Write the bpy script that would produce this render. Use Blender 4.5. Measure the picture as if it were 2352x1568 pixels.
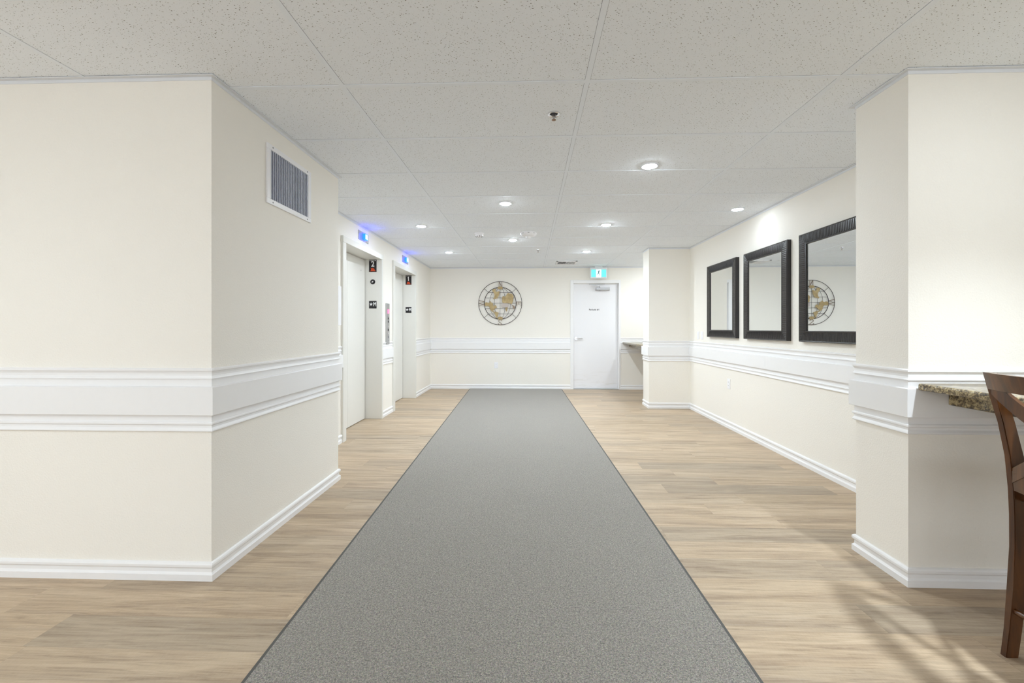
import bpy, bmesh, math, random
from mathutils import Vector, Matrix
PI = math.pi
S = bpy.context.scene
C = S.collection
for o in list(bpy.data.objects): bpy.data.objects.remove(o, do_unlink=True)

# ------------------------------------------------------------------ camera
H = 1.21                      # eye height
CEIL = 2.42
FPX = 991.53
cam = bpy.data.cameras.new('camera'); camo = bpy.data.objects.new('camera', cam); C.objects.link(camo)
cam.sensor_fit = 'HORIZONTAL'; cam.sensor_width = 36.0
cam.lens = FPX / 2352 * 36.0
cam.shift_x = (1176 - 1183.0) / 2352
cam.shift_y = -(784 - 753.47) / 2352
cam.clip_start = 0.05; cam.clip_end = 100
camo.location = (0, 0, H); camo.rotation_euler = (PI / 2, 0, 0.0341554)
S.camera = camo

# ------------------------------------------------------------------ world, exposure
W = bpy.data.worlds.new('World'); S.world = W; W.use_nodes = True
W.node_tree.nodes['Background'].inputs[0].default_value = (0.87, 0.94, 1.0, 1)
W.node_tree.nodes['Background'].inputs[1].default_value = 2.0
S.view_settings.view_transform = 'Standard'; S.view_settings.look = 'None'
S.view_settings.gamma = 1; S.view_settings.use_curve_mapping = False
S.view_settings.exposure = 0.47
S.cycles.max_bounces = 20; S.cycles.diffuse_bounces = 16

LAMP = 560.0                  # radiance of the downlight lenses
SPOT = 12.0                   # watts of each lobby downlight beam

# ------------------------------------------------------------------ materials
def srgb(r, g, b):
    f = lambda c: (c / 255 / 12.92) if c / 255 <= .04045 else ((c / 255 + .055) / 1.055) ** 2.4
    return (f(r), f(g), f(b), 1)
class NT:
    def __init__(s, name):
        s.m = bpy.data.materials.new(name); s.m.use_nodes = True
        s.t = s.m.node_tree; s.n = s.t.nodes; s.b = s.n['Principled BSDF']
        s.tc = s.n.new('ShaderNodeTexCoord')
    def new(s, ty, **kw):
        n = s.n.new(ty)
        for k, v in kw.items(): setattr(n, k, v)
        return n
    def link(s, a, b): s.t.links.new(a, b)
    def map(s, scale=(1, 1, 1), loc=(0, 0, 0), rot=(0, 0, 0), src=None):
        m = s.new('ShaderNodeMapping'); m.inputs['Scale'].default_value = scale
        m.inputs['Location'].default_value = loc; m.inputs['Rotation'].default_value = rot
        s.link(src or s.tc.outputs['Object'], m.inputs['Vector']); return m.outputs[0]
    def noise(s, vec, scale, detail=2, rough=.5, dist=0):
        n = s.new('ShaderNodeTexNoise'); n.inputs['Scale'].default_value = scale
        n.inputs['Detail'].default_value = detail; n.inputs['Roughness'].default_value = rough
        n.inputs['Distortion'].default_value = dist
        s.link(vec, n.inputs['Vector']); return n
    def math(s, op, a, b=None, c=None):
        n = s.new('ShaderNodeMath', operation=op)
        for i, v in enumerate((a, b, c)):
            if v is None: continue
            if isinstance(v, (int, float)): n.inputs[i].default_value = v
            else: s.link(v, n.inputs[i])
        return n.outputs[0]
    def ramp(s, fac, stops):
        n = s.new('ShaderNodeValToRGB'); cr = n.color_ramp
        while len(cr.elements) < len(stops): cr.elements.new(.5)
        for e, (p, c) in zip(cr.elements, stops): e.position = p; e.color = c
        s.link(fac, n.inputs[0]); return n.outputs[0]
    def mix(s, fac, a, b, mode='MIX'):
        n = s.new('ShaderNodeMix', data_type='RGBA', blend_type=mode)
        for i, v in ((0, fac), (6, a), (7, b)):
            if isinstance(v, (int, float)): n.inputs[i].default_value = v
            elif isinstance(v, tuple): n.inputs[i].default_value = v
            else: s.link(v, n.inputs[i])
        return n.outputs[2]
    def bump(s, h, strength=.3, dist=.002):
        n = s.new('ShaderNodeBump'); n.inputs['Strength'].default_value = strength
        n.inputs['Distance'].default_value = dist
        s.link(h, n.inputs['Height']); s.link(n.outputs[0], s.b.inputs['Normal'])
def plain(name, col, rough=.5, metal=0.0, emit=None, strength=0.0, spec=None):
    k = NT(name); k.b.inputs['Base Color'].default_value = col
    k.b.inputs['Roughness'].default_value = rough; k.b.inputs['Metallic'].default_value = metal
    if spec is not None: k.b.inputs['Specular IOR Level'].default_value = spec
    if emit: k.b.inputs['Emission Color'].default_value = emit; k.b.inputs['Emission Strength'].default_value = strength
    return k.m

def mat_wall():
    k = NT('painted_orange_peel_wall')
    v = k.tc.outputs['Object']
    n1 = k.noise(v, 130, 3, .55); n2 = k.noise(v, 1.3, 2)
    col = k.mix(k.math('MULTIPLY', n2.outputs['Fac'], .5), srgb(242, 239, 232), srgb(239, 235, 227))
    k.link(col, k.b.inputs['Base Color']); k.b.inputs['Roughness'].default_value = .62
    k.b.inputs['Specular IOR Level'].default_value = .3
    k.bump(n1.outputs['Fac'], .45, .004); return k.m
def mat_trim(name='white_satin_trim', c=(240, 240, 241), rough=.38):
    k = NT(name); n = k.noise(k.tc.outputs['Object'], 30, 2)
    k.link(k.mix(n.outputs['Fac'], srgb(*c), srgb(*[x - 2 for x in c])), k.b.inputs['Base Color'])
    k.b.inputs['Roughness'].default_value = rough; return k.m
def mat_ceiling():
    k = NT('fissured_ceiling_tile'); v = k.tc.outputs['Object']
    wob = k.noise(v, 45, 2)
    off = k.new('ShaderNodeVectorMath', operation='SCALE'); k.link(wob.outputs['Color'], off.inputs[0]); off.inputs['Scale'].default_value = .012
    add = k.new('ShaderNodeVectorMath', operation='ADD'); k.link(v, add.inputs[0]); k.link(off.outputs[0], add.inputs[1])
    def holes(scale, r0, r1, rot, sc):
        vo = k.new('ShaderNodeTexVoronoi', feature='F1'); vo.voronoi_dimensions = '2D'
        vo.inputs['Scale'].default_value = scale
        k.link(k.map((sc, 1, 1), rot=(0, 0, rot), src=add.outputs[0]), vo.inputs['Vector'])
        sep = k.new('ShaderNodeSeparateColor'); k.link(vo.outputs['Color'], sep.inputs[0])
        rad = k.math('MULTIPLY_ADD', sep.outputs[0], r1 - r0, r0)
        d = k.math('SUBTRACT', rad, vo.outputs['Distance'])
        n = k.new('ShaderNodeMath', operation='MULTIPLY', use_clamp=True); k.link(d, n.inputs[0]); n.inputs[1].default_value = 14
        return n.outputs[0]
    h = k.math('MAXIMUM', holes(105, -.20, .20, .5, .55), holes(135, -.25, .18, -.9, .6))
    h = k.math('MAXIMUM', h, k.math('MULTIPLY', holes(230, -.15, .17, 1.9, .8), .5))
    base = k.mix(k.noise(v, 220, 2).outputs['Fac'], srgb(243, 248, 254), srgb(239, 244, 251))
    sp = k.new('ShaderNodeSeparateXYZ'); k.link(v, sp.inputs[0])
    def gap(o, off, per):          # dark line painted for the shade in the reveal beside each grid bar
        a = k.math('FRACT', k.math('DIVIDE', k.math('ADD', o, -off + per * 20.5), per))
        a = k.math('MULTIPLY', k.math('ABSOLUTE', k.math('SUBTRACT', a, .5)), per)
        return k.math('LESS_THAN', a, .0138)
    gp = k.math('MAXIMUM', gap(sp.outputs[0], .282, 1.2192), gap(sp.outputs[1], 2.132, .6096))
    base = k.mix(k.math('MULTIPLY', gp, .75), base, srgb(120, 120, 132))
    k.link(k.mix(h, base, srgb(128, 122, 116)), k.b.inputs['Base Color'])
    k.b.inputs['Roughness'].default_value = .9; k.b.inputs['Specular IOR Level'].default_value = .1
    k.bump(k.math('SUBTRACT', 1.0, h), .6, .002); return k.m
def mat_floor():
    k = NT('grey_oak_vinyl_plank'); v = k.tc.outputs['Object']
    sp = k.new('ShaderNodeSeparateXYZ'); k.link(v, sp.inputs[0])
    PWID, PLEN = .181, 1.22
    yr = k.math('DIVIDE', k.math('ADD', sp.outputs[1], .05), PWID); row = k.math('FLOOR', yr)
    wn = k.new('ShaderNodeTexWhiteNoise', noise_dimensions='1D'); k.link(row, wn.inputs['W'])
    xr = k.math('ADD', k.math('DIVIDE', sp.outputs[0], PLEN), k.math('MULTIPLY', wn.outputs['Value'], 7.0))
    colr = k.math('FLOOR', xr)
    cid = k.new('ShaderNodeCombineXYZ'); k.link(row, cid.inputs[0]); k.link(colr, cid.inputs[1])
    w2 = k.new('ShaderNodeTexWhiteNoise', noise_dimensions='2D'); k.link(cid.outputs[0], w2.inputs['Vector'])
    # grain in plank space, shifted per plank
    sh = k.new('ShaderNodeVectorMath', operation='MULTIPLY_ADD'); k.link(w2.outputs['Color'], sh.inputs[0])
    sh.inputs[1].default_value = (13, 9, 5); k.link(v, sh.inputs[2])
    g1 = k.noise(k.map((1.1, 15, 1), src=sh.outputs[0]), 1.0, 5, .62, .9)
    g2 = k.noise(k.map((3.2, 58, 1), src=sh.outputs[0]), 1.0, 6, .68, 1.4)
    g3 = k.noise(k.map((1.6, 6.5, 1), src=sh.outputs[0]), 1.0, 5, .7, 2.0)
    saw = k.noise(k.map((170, 45, 1), rot=(0, 0, .35), src=sh.outputs[0]), 1.0, 4, .7)
    c = k.ramp(g1.outputs['Fac'], [(.26, srgb(128, 106, 86)), (.38, srgb(164, 141, 116)), (.5, srgb(193, 170, 141)), (.62, srgb(216, 195, 166)), (.78, srgb(186, 166, 142))])
    c = k.mix(k.math('MULTIPLY', k.ramp(g3.outputs['Fac'], [(.45, (0, 0, 0, 1)), (.75, (1, 1, 1, 1))]), .5), c, srgb(172, 156, 138))
    c = k.mix(.38, c, k.ramp(g2.outputs['Fac'], [(.3, srgb(98, 80, 64)), (.5, srgb(196, 176, 150)), (.75, srgb(226, 211, 190))]))
    c = k.mix(.09, c, k.ramp(saw.outputs['Fac'], [(.3, srgb(140, 122, 104)), (.7, srgb(226, 211, 190))]))
    tint = k.ramp(w2.outputs['Value'], [(0, (.72, .73, .75, 1)), (.35, (.89, .89, .89, 1)), (.7, (.95, .93, .91, 1)), (1, (.84, .82, .79, 1))])
    c = k.mix(1.0, c, tint, 'MULTIPLY')
    fy = k.math('FRACT', yr); fx = k.math('FRACT', xr)
    ey = k.math('MULTIPLY', k.math('MINIMUM', fy, k.math('SUBTRACT', 1.0, fy)), PWID)
    ex = k.math('MULTIPLY', k.math('MINIMUM', fx, k.math('SUBTRACT', 1.0, fx)), PLEN)
    e = k.math('MINIMUM', ey, ex)
    gap = k.math('LESS_THAN', e, .0009)
    c = k.mix(k.math('MULTIPLY', gap, .22), c, srgb(118, 100, 84))
    k.link(c, k.b.inputs['Base Color'])
    k.link(k.math('MULTIPLY_ADD', g2.outputs['Fac'], .16, .36), k.b.inputs['Roughness'])
    k.b.inputs['Specular IOR Level'].default_value = .45
    hh = k.math('SUBTRACT', g2.outputs['Fac'], k.math('MULTIPLY', gap, 1.5))
    k.bump(hh, .25, .0012); return k.m
def mat_carpet():
    k = NT('grey_loop_mat'); v = k.tc.outputs['Object']
    a = k.noise(v, 300, 2, .75); b = k.noise(v, 130, 4, .8); d = k.noise(v, 2.2, 3, .55)
    c = k.ramp(a.outputs['Fac'], [(.32, srgb(58, 56, 54)), (.5, srgb(134, 130, 124)), (.68, srgb(204, 197, 184))])
    c = k.mix(.5, c, k.ramp(b.outputs['Fac'], [(.36, srgb(66, 64, 63)), (.5, srgb(134, 130, 124)), (.64, srgb(192, 186, 170))]))
    hs = k.new('ShaderNodeMix', data_type='RGBA', blend_type='OVERLAY'); hs.inputs[0].default_value = .25
    k.link(c, hs.inputs[6]); k.link(k.noise(v, 260, 1).outputs['Color'], hs.inputs[7]); c = hs.outputs[2]
    c = k.mix(k.math('MULTIPLY', d.outputs['Fac'], .22), c, srgb(110, 107, 101))
    k.link(c, k.b.inputs['Base Color']); k.b.inputs['Roughness'].default_value = .95
    k.b.inputs['Specular IOR Level'].default_value = .1
    k.b.inputs['Sheen Weight'].default_value = .35; k.b.inputs['Sheen Roughness'].default_value = .5
    k.bump(a.outputs['Fac'], .5, .003); return k.m
def mat_granite():
    k = NT('speckled_granite_laminate'); v = k.tc.outputs['Object']
    a = k.noise(v, 55, 5, .7, .6); b = k.noise(k.map(loc=(3, 1, 2)), 120, 4, .7)
    c = k.ramp(a.outputs['Fac'], [(.36, srgb(52, 44, 36)), (.45, srgb(112, 98, 74)), (.52, srgb(160, 142, 104)), (.6, srgb(196, 180, 140)), (.7, srgb(120, 108, 86))])
    c = k.mix(k.ramp(b.outputs['Fac'], [(.52, (0, 0, 0, 1)), (.62, (1, 1, 1, 1))]), c, srgb(66, 58, 48))
    k.link(c, k.b.inputs['Base Color']); k.b.inputs['Roughness'].default_value = .16; return k.m
def mat_wood():
    k = NT('dark_cherry_wood'); 
    g = k.noise(k.map((22, 22, 1.6)), 1.0, 5, .6, .8); f = k.noise(k.map((160, 160, 9)), 1.0, 3, .6)
    c = k.ramp(g.outputs['Fac'], [(.3, srgb(44, 22, 8)), (.5, srgb(82, 47, 18)), (.7, srgb(112, 68, 30))])
    c = k.mix(k.math('MULTIPLY', f.outputs['Fac'], .35), c, srgb(50, 27, 11))
    k.link(c, k.b.inputs['Base Color']); k.b.inputs['Roughness'].default_value = .3
    k.b.inputs['Coat Weight'].default_value = .4; k.b.inputs['Coat Roughness'].default_value = .15; return k.m
def mat_gold():
    k = NT('aged_brass_sheet'); n = k.noise(k.tc.outputs['Object'], 14, 4, .65)
    k.link(k.ramp(n.outputs['Fac'], [(.3, srgb(142, 122, 84)), (.5, srgb(172, 150, 106)), (.7, srgb(190, 170, 128))]), k.b.inputs['Base Color'])
    k.b.inputs['Metallic'].default_value = .35; k.b.inputs['Roughness'].default_value = .45; return k.m
def mat_doorpaint():
    k = NT('white_door_paint'); v = k.tc.outputs['Object']
    sp = k.new('ShaderNodeSeparateXYZ'); k.link(v, sp.inputs[0])
    n = k.noise(k.map((3, 3, 26)), 1.0, 5, .7, .5)
    low = k.ramp(sp.outputs[2], [(.0, (.55, .55, .55, 1)), (.22, (.35, .35, .35, 1)), (.42, (0, 0, 0, 1))])
    f = k.math('MULTIPLY', k.ramp(n.outputs['Fac'], [(.52, (0, 0, 0, 1)), (.7, (1, 1, 1, 1))]), low)
    k.link(k.mix(f, srgb(238, 238, 241), srgb(198, 192, 178)), k.b.inputs['Base Color'])
    k.b.inputs['Roughness'].default_value = .35; return k.m
M = dict(
    wall=mat_wall(), trim=mat_trim(), tile=mat_ceiling(), floor=mat_floor(), carpet=mat_carpet(),
    granite=mat_granite(), wood=mat_wood(), gold=mat_gold(), door=mat_doorpaint(),
    bar=plain('white_grid_bar', srgb(238, 244, 252), .5),
    elev=mat_trim('ivory_enamel', (228, 227, 222), .34),
    edge=plain('dark_grey_rubber_edge', srgb(88, 87, 84), .7),
    black=plain('black_enamel_frame', srgb(36, 33, 34), .24),
    iron=plain('dark_iron_rod', srgb(56, 48, 52), .5, .4),
    letter=plain('grey_brown_metal', srgb(140, 122, 106), .4, .5),
    pewter=plain('pewter_sheet', srgb(186, 176, 170), .45, .4),
    mirror=plain('mirror_glass', (.86, .885, .885, 1), .0, 1.0),
    chrome=plain('chrome', (.8, .8, .82, 1), .12, 1.0),
    alu=plain('satin_aluminium', srgb(200, 202, 206), .32, .85),
    steel=plain('brushed_steel', srgb(188, 188, 190), .35, .8),
    dark=plain('dark_recess', srgb(62, 62, 72), .8),
    ventdark=plain('vent_shadow_grey', srgb(140, 140, 156), .8), angle=plain('grey_white_wall_angle', srgb(226, 229, 234), .5),
    vent=plain('vent_fin_metal', srgb(238, 242, 250), .4, 0),
    plast=plain('white_plastic', srgb(240, 240, 243), .3),
    slot=plain('outlet_slot_grey', srgb(130, 130, 134), .5),
    sign=plain('black_sign_face', srgb(32, 28, 32), .35),
    white=plain('white_print', srgb(238, 238, 240), .5),
    red=plain('red_print', srgb(206, 74, 34), .5),
    brass=plain('copper_brown_deflector', srgb(150, 122, 100), .35, .7),
    lens=plain('lamp_lens', (1, 1, 1, 1), .5, 0, (.83, .925, 1, 1), LAMP),
    lens_cool=plain('cool_lamp_lens', (1, 1, 1, 1), .5, 0, (.84, .92, 1, 1), LAMP * .8),
    lens_dim=plain('dim_lamp_lens', (1, 1, 1, 1), .5, 0, (.83, .925, 1, 1), LAMP * .12),
    lens_near=plain('counter_lamp_lens', (1, 1, 1, 1), .5, 0, (.85, .93, 1, 1), LAMP * .5),
    lens_front=plain('soft_lamp_lens', (1, 1, 1, 1), .5, 0, (.83, .925, 1, 1), LAMP * .5),
    blue=plain('lit_blue_lens', srgb(20, 60, 230), .3, 0, (.002, .018, 1, 1), 16.0),
    cyan=plain('lit_pale_blue_lens', srgb(150, 220, 255), .3, 0, (.35, .75, 1, 1), 1.6),
    exitg=plain('lit_green_exit_panel', srgb(80, 200, 200), .4, 0, (.16, .72, .66, 1), .62),
    exitw=plain('lit_white_exit_panel', srgb(240, 250, 250), .4, 0, (.85, 1, 1, 1), .75),
    exitd=plain('exit_figure_teal', srgb(40, 130, 150), .5),
    exitb=plain('exit_sign_body', srgb(226, 230, 234), .4),
    led=plain('lit_pink_display', srgb(230, 110, 150), .4, 0, (1, .22, .42, 1), .7),
    blk=plain('black_button', srgb(36, 32, 36), .3),
)

# ------------------------------------------------------------------ mesh helpers
def box(bm, x0, x1, y0, y1, z0, z1, bev=0, seg=1):
    r = bmesh.ops.create_cube(bm, size=1); vs = r['verts']
    bmesh.ops.scale(bm, vec=(x1 - x0, y1 - y0, z1 - z0), verts=vs)
    bmesh.ops.translate(bm, vec=((x0 + x1) / 2, (y0 + y1) / 2, (z0 + z1) / 2), verts=vs)
    if bev:
        es = list({e for v in vs for e in v.link_edges})
        bmesh.ops.bevel(bm, geom=es, offset=bev, segments=seg, affect='EDGES', profile=.5)
def B(*a, **k):
    bm = bmesh.new(); box(bm, *a, **k); return bm
def cyl(bm, c, r, h, axis='Z', seg=32, r2=None, bev=0):
    r_ = bmesh.ops.create_cone(bm, cap_ends=True, segments=seg, radius1=r, radius2=r if r2 is None else r2, depth=h)
    m = {'Z': Matrix.Identity(4), 'X': Matrix.Rotation(PI / 2, 4, 'Y'), 'Y': Matrix.Rotation(-PI / 2, 4, 'X')}[axis]
    bmesh.ops.transform(bm, matrix=Matrix.Translation(c) @ m, verts=r_['verts'])
def lathe(bm, prof, c=(0, 0, 0), seg=40, axis='Z'):
    """prof: list of (radius, height)"""
    rings = []
    for r, h in prof:
        ring = []
        for i in range(seg):
            a = 2 * PI * i / seg; x, y = r * math.cos(a), r * math.sin(a)
            p = (x, y, h) if axis == 'Z' else ((h, x, y) if axis == 'X' else (x, h, y))
            ring.append(bm.verts.new((p[0] + c[0], p[1] + c[1], p[2] + c[2])))
        rings.append(ring)
    for a, b in zip(rings, rings[1:]):
        for i in range(seg):
            j = (i + 1) % seg; bm.faces.new((a[i], a[j], b[j], b[i]))
    for ring in (rings[0], rings[-1]):
        bm.faces.new(ring)
def tube(bm, pts, r, seg=8, closed=False):
    pts = [Vector(p) for p in pts]; n = len(pts); rings = []
    up = None
    for i, p in enumerate(pts):
        if closed: d = pts[(i + 1) % n] - pts[i - 1]
        else: d = pts[min(i + 1, n - 1)] - pts[max(i - 1, 0)]
        d.normalize()
        if up is None: up = d.orthogonal().normalized()
        up = (up - d * up.dot(d)).normalized(); s = d.cross(up)
        rings.append([bm.verts.new(p + up * r * math.cos(2 * PI * k / seg) + s * r * math.sin(2 * PI * k / seg)) for k in range(seg)])
    m = n if closed else n - 1
    for i in range(m):
        a, b = rings[i], rings[(i + 1) % n]
        for k in range(seg):
            j = (k + 1) % seg; bm.faces.new((a[k], a[j], b[j], b[k]))
    if not closed: bm.faces.new(rings[0]); bm.faces.new(rings[-1])
def prism(bm, poly, f, t0, t1):
    """extrude 2-D polygon; f(u, v, t) -> xyz"""
    a = [bm.verts.new(f(u, v, t0)) for u, v in poly]; b = [bm.verts.new(f(u, v, t1)) for u, v in poly]
    n = len(poly); bm.faces.new(a); bm.faces.new(b[::-1])
    for i in range(n):
        j = (i + 1) % n; bm.faces.new((a[i], b[i], b[j], a[j]))
def sweep(bm, path, prof):
    """sweep closed profile [(out, z)] along a plan path, 'out' to the right of travel, mitred"""
    P = [Vector(p) for p in path]; n = len(P); rings = []
    for i, p in enumerate(P):
        ds = []
        if i > 0: ds.append((P[i] - P[i - 1]).normalized())
        if i < n - 1: ds.append((P[i + 1] - P[i]).normalized())
        ns = [Vector((d.y, -d.x)) for d in ds]
        m = sum(ns, Vector((0, 0))).normalized(); m /= max(.2, m.dot(ns[0]))
        rings.append([bm.verts.new((p.x + m.x * o, p.y + m.y * o, z)) for o, z in prof])
    k = len(prof)
    for a, b in zip(rings, rings[1:]):
        for i in range(k):
            j = (i + 1) % k; bm.faces.new((a[i], a[j], b[j], b[i]))
    bm.faces.new(rings[0]); bm.faces.new(rings[-1][::-1])
def wloc(o):
    v = Vector((0, 0, 0))
    while o: v += o.location; o = o.parent
    return v
def obj(name, bm, mat, parent=None, smooth=False, local=False):
    """link bm as one mesh; bm is in world coordinates unless local"""
    bmesh.ops.recalc_face_normals(bm, faces=bm.faces)
    if parent and not local: bmesh.ops.translate(bm, vec=-wloc(parent), verts=bm.verts)
    me = bpy.data.meshes.new(name); bm.to_mesh(me); bm.free()
    me.materials.append(M[mat])
    if smooth:
        for p in me.polygons: p.use_smooth = True
        me.set_sharp_from_angle(angle=math.radians(38))
    o = bpy.data.objects.new(name, me); C.objects.link(o)
    if parent: o.parent = parent
    return o
def tag(o, label, cat, group=None, kind=None):
    o['label'] = label; o['category'] = cat
    if group: o['group'] = group
    if kind: o['kind'] = kind
    return o
def thing(name, label, cat, loc, group=None):
    o = bpy.data.objects.new(name, None); C.objects.link(o); o.location = loc; o.empty_display_size = .1
    return tag(o, label, cat, group)
def struct(name, bm, mat, smooth=False):
    o = obj(name, bm, mat, smooth=smooth); o['kind'] = 'structure'; return o
def sroot(name, loc):
    o = bpy.data.objects.new(name, None); C.objects.link(o); o.location = loc; o['kind'] = 'structure'; return o
def copy_tree(o, loc=None, label=None, group=None, parent=None):
    c = o.copy(); C.objects.link(c)
    if parent: c.parent = parent
    if loc: c.location = loc
    if label: c['label'] = label
    if group: c['group'] = group
    for ch in list(o.children): copy_tree(ch, parent=c)
    return c
def text_bm(s, size, xform, ext=.0004, align='CENTER', off=0):
    cu = bpy.data.curves.new('txt', 'FONT'); cu.body = s; cu.size = size; cu.extrude = ext; cu.offset = off; cu.align_x = align; cu.align_y = 'CENTER'
    to = bpy.data.objects.new('txt', cu); C.objects.link(to)
    dg = bpy.context.evaluated_depsgraph_get(); me = bpy.data.meshes.new_from_object(to.evaluated_get(dg))
    bm = bmesh.new(); bm.from_mesh(me); bpy.data.objects.remove(to); bpy.data.curves.remove(cu); bpy.data.meshes.remove(me)
    bmesh.ops.transform(bm, matrix=xform, verts=bm.verts); return bm
FACE_CAM = lambda x, y, z: Matrix.Translation((x, y, z)) @ Matrix.Rotation(PI / 2, 4, 'X')   # text in xz plane read from -y

# ------------------------------------------------------------------ the setting
XL, XE, XR = -1.53, -1.995, 2.41       # left corner face, elevator wall, right wall
YL, YF = 2.025, 8.60                   # left corner front, far wall
X0, X1, Y0 = -4.6, 5.0, -4.2           # extent of the room beside and behind the viewpoint
struct('floor', B(X0 - .1, X1 + .1, Y0 - .1, 9.0, -.05, 0), 'floor')
# ceiling
ce = struct('ceiling', B(X0 - .1, X1 + .1, Y0 - .1, 9.0, CEIL + .0025, CEIL + .05), 'tile')
GX, GY = .282, 2.132
bm = bmesh.new()
gx = GX - 4 * 1.2192
while gx < X1:
    if gx > X0: box(bm, gx - .012, gx + .012, Y0, YF, CEIL, CEIL + .004)
    gx += 1.2192
gy = GY - 10 * .6096
while gy < YF:
    x0_ = XE if gy > 3.4 else X0
    gx = GX - 4 * 1.2192
    while gx < X1:
        box(bm, max(gx + .012, X0), min(gx + 1.2072, X1), gy - .012, gy + .012, CEIL + .0004, CEIL + .004)
        gx += 1.2192
    gy += .6096
g = obj('ceiling_grid', bm, 'bar', ce)
# walls
struct('wall_left', B(X0, XL, YL, 3.40, 0, CEIL + .01), 'wall')
E1 = (4.50, 4.58, 5.70, 5.745); E2 = (6.19, 6.27, 7.40, 7.445); DH = 2.125
bm = bmesh.new()
for a, b in ((3.40, E1[0] + .01), (E1[3] - .01, E2[0] + .01), (E2[3] - .01, YF + .2)): box(bm, XE - .5, XE, a, b, 0, CEIL + .01)
for e in (E1, E2): box(bm, XE - .5, XE, e[0] + .01, e[3] - .01, DH + .02, CEIL + .01)
struct('wall_elevator', bm, 'wall')
bm = bmesh.new()
DX0, DX1 = .866, 1.757
box(bm, XE, DX0 - .02, YF, YF + .2, 0, CEIL + .01); box(bm, DX1 + .02, 3.8, YF, YF + .2, 0, CEIL + .01)
box(bm, DX0 - .02, DX1 + .02, YF, YF + .2, 2.10, CEIL + .01)
box(bm, XE, 3.8, YF + .2, YF + .26, 0, CEIL + .01)
struct('wall_far', bm, 'wall')
struct('wall_right', B(XR, XR + .2, 2.415, 6.60, 0, CEIL + .01), 'wall')
struct('wall_pillar_rear', B(1.80, 3.6, 6.59, 6.92, 0, CEIL + .01), 'wall')
struct('wall_pillar_front', B(1.777, X1, 2.09, 2.415, 0, CEIL + .01), 'wall')
struct('wall_alcove', B(3.6, 3.8, 6.59, YF, 0, CEIL + .01), 'wall')
struct('wall_side_left', B(X0 - .1, X0, Y0, YL, 0, CEIL + .01), 'wall')
struct('wall_side_right', B(X1, X1 + .1, Y0, 2.09, 0, CEIL + .01), 'wall')
bm = bmesh.new()                     # unseen wall behind the viewpoint, openings added to let sky light in
box(bm, X0, X1, Y0 - .1, Y0, 0, .5); box(bm, X0, X1, Y0 - .1, Y0, 2.2, CEIL + .01)
for x in (X0, -1.2, 1.4, X1 - .3): box(bm, x, x + .3, Y0 - .1, Y0, .5, 2.2)
struct('wall_behind', bm, 'wall')

# rails, baseboards, ceiling angle
UP = [(0, 1.018), (.006, 1.018), (.013, 1.014), (.013, 1.006), (.0075, 1.000), (.0045, .992), (.0045, .982), (.008, .973), (.011, .969), (.011, .966), (.005, .965), (.005, .76), (.011, .760), (.013, .756), (.013, .749), (.0055, .743), (.0055, .733), (.012, .722), (.013, .717), (.010, .714), (0, .714)]
PL = [(.004, .796), (.004, .930), (.019, .930), (.023, .927), (.023, .796), (.021, .793), (.006, .793)]
BS = [(0, 0), (.014, 0), (.014, .030), (.011, .032), (.0055, .040), (.0055, .057), (.011, .062), (.014, .067), (.014, .077), (.010, .084), (.004, .088), (0, .088)]
AN = [(0, CEIL - .0), (.022, CEIL - .0), (.022, CEIL - .003), (.003, CEIL - .003), (.003, CEIL - .018), (0, CEIL - .018)]
R1 = [(X0, YL), (XL, YL), (XL, 3.40), (XE, 3.40), (XE, E1[0])]
R2 = [(XE, E1[3]), (XE, E2[0])]
R3 = [(XE, E2[3]), (XE, YF), (.804, YF)]
R4 = [(1.79, YF), (3.6, YF), (3.6, 6.92), (1.80, 6.92), (1.80, 6.59), (XR, 6.59), (XR, 2.415), (1.777, 2.415), (1.777, 2.09), (X1, 2.09)]
for i, (nm, path) in enumerate((('left', R1), ('elevators', R2), ('far', R3), ('right', R4))):
    bm = bmesh.new(); sweep(bm, path, UP)
    if nm == 'right':
        sweep(bm, R4[:6] + [(XR, 4.471)], PL); sweep(bm, [(XR, 4.469)] + R4[6:], PL)
    else: sweep(bm, path, PL)
    struct('trim_%d' % (i + 1), bm, 'trim')
    bm = bmesh.new(); sweep(bm, path, BS); struct('baseboard_' + nm, bm, 'trim')
bm = bmesh.new()
sweep(bm, [(X0, YL), (XL, YL), (XL, 3.40), (XE, 3.40), (XE, YF), (3.6, YF)] + R4[2:], AN)
struct('trim_5', bm, 'angle')

# ------------------------------------------------------------------ elevator doorways
XFACE, XDOOR = -1.972, -2.20
def elevator(num, e):
    r = sroot('door_%d' % num, (XDOOR, (e[1] + e[2]) / 2, 0))
    bm = bmesh.new(); box(bm, XDOOR - .02, XFACE, e[0], e[1], 0, DH, bev=.002); obj('jamb', bm, 'elev', r)
    bm = bmesh.new(); box(bm, XDOOR - .02, XFACE, e[2], e[3], 0, DH, bev=.002); obj('jamb', bm, 'elev', r)
    bm = bmesh.new(); box(bm, XDOOR - .02, XFACE + .004, e[0] - .004, e[3] + .006, DH, DH + .068, bev=.002); obj('header', bm, 'elev', r)
    m = (e[1] + e[2]) / 2
    for a, b in ((e[1] + .003, m - .0015), (m + .0015, e[2] - .011)):
        p = obj('door_panel', B(XDOOR - .03, XDOOR, a, b, .008, DH - .010, bev=.001), 'elev', r)
    bm = bmesh.new(); cyl(bm, (XDOOR, e[2] - .145, 1.965), .006, .003, 'X', 16); obj('keyhole', bm, 'slot', r)
    obj('back_recess', B(XDOOR - .06, XDOOR - .05, e[1] - .02, e[2] + .02, 0, DH), 'dark', r)
elevator(1, E1); elevator(2, E2)

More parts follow.
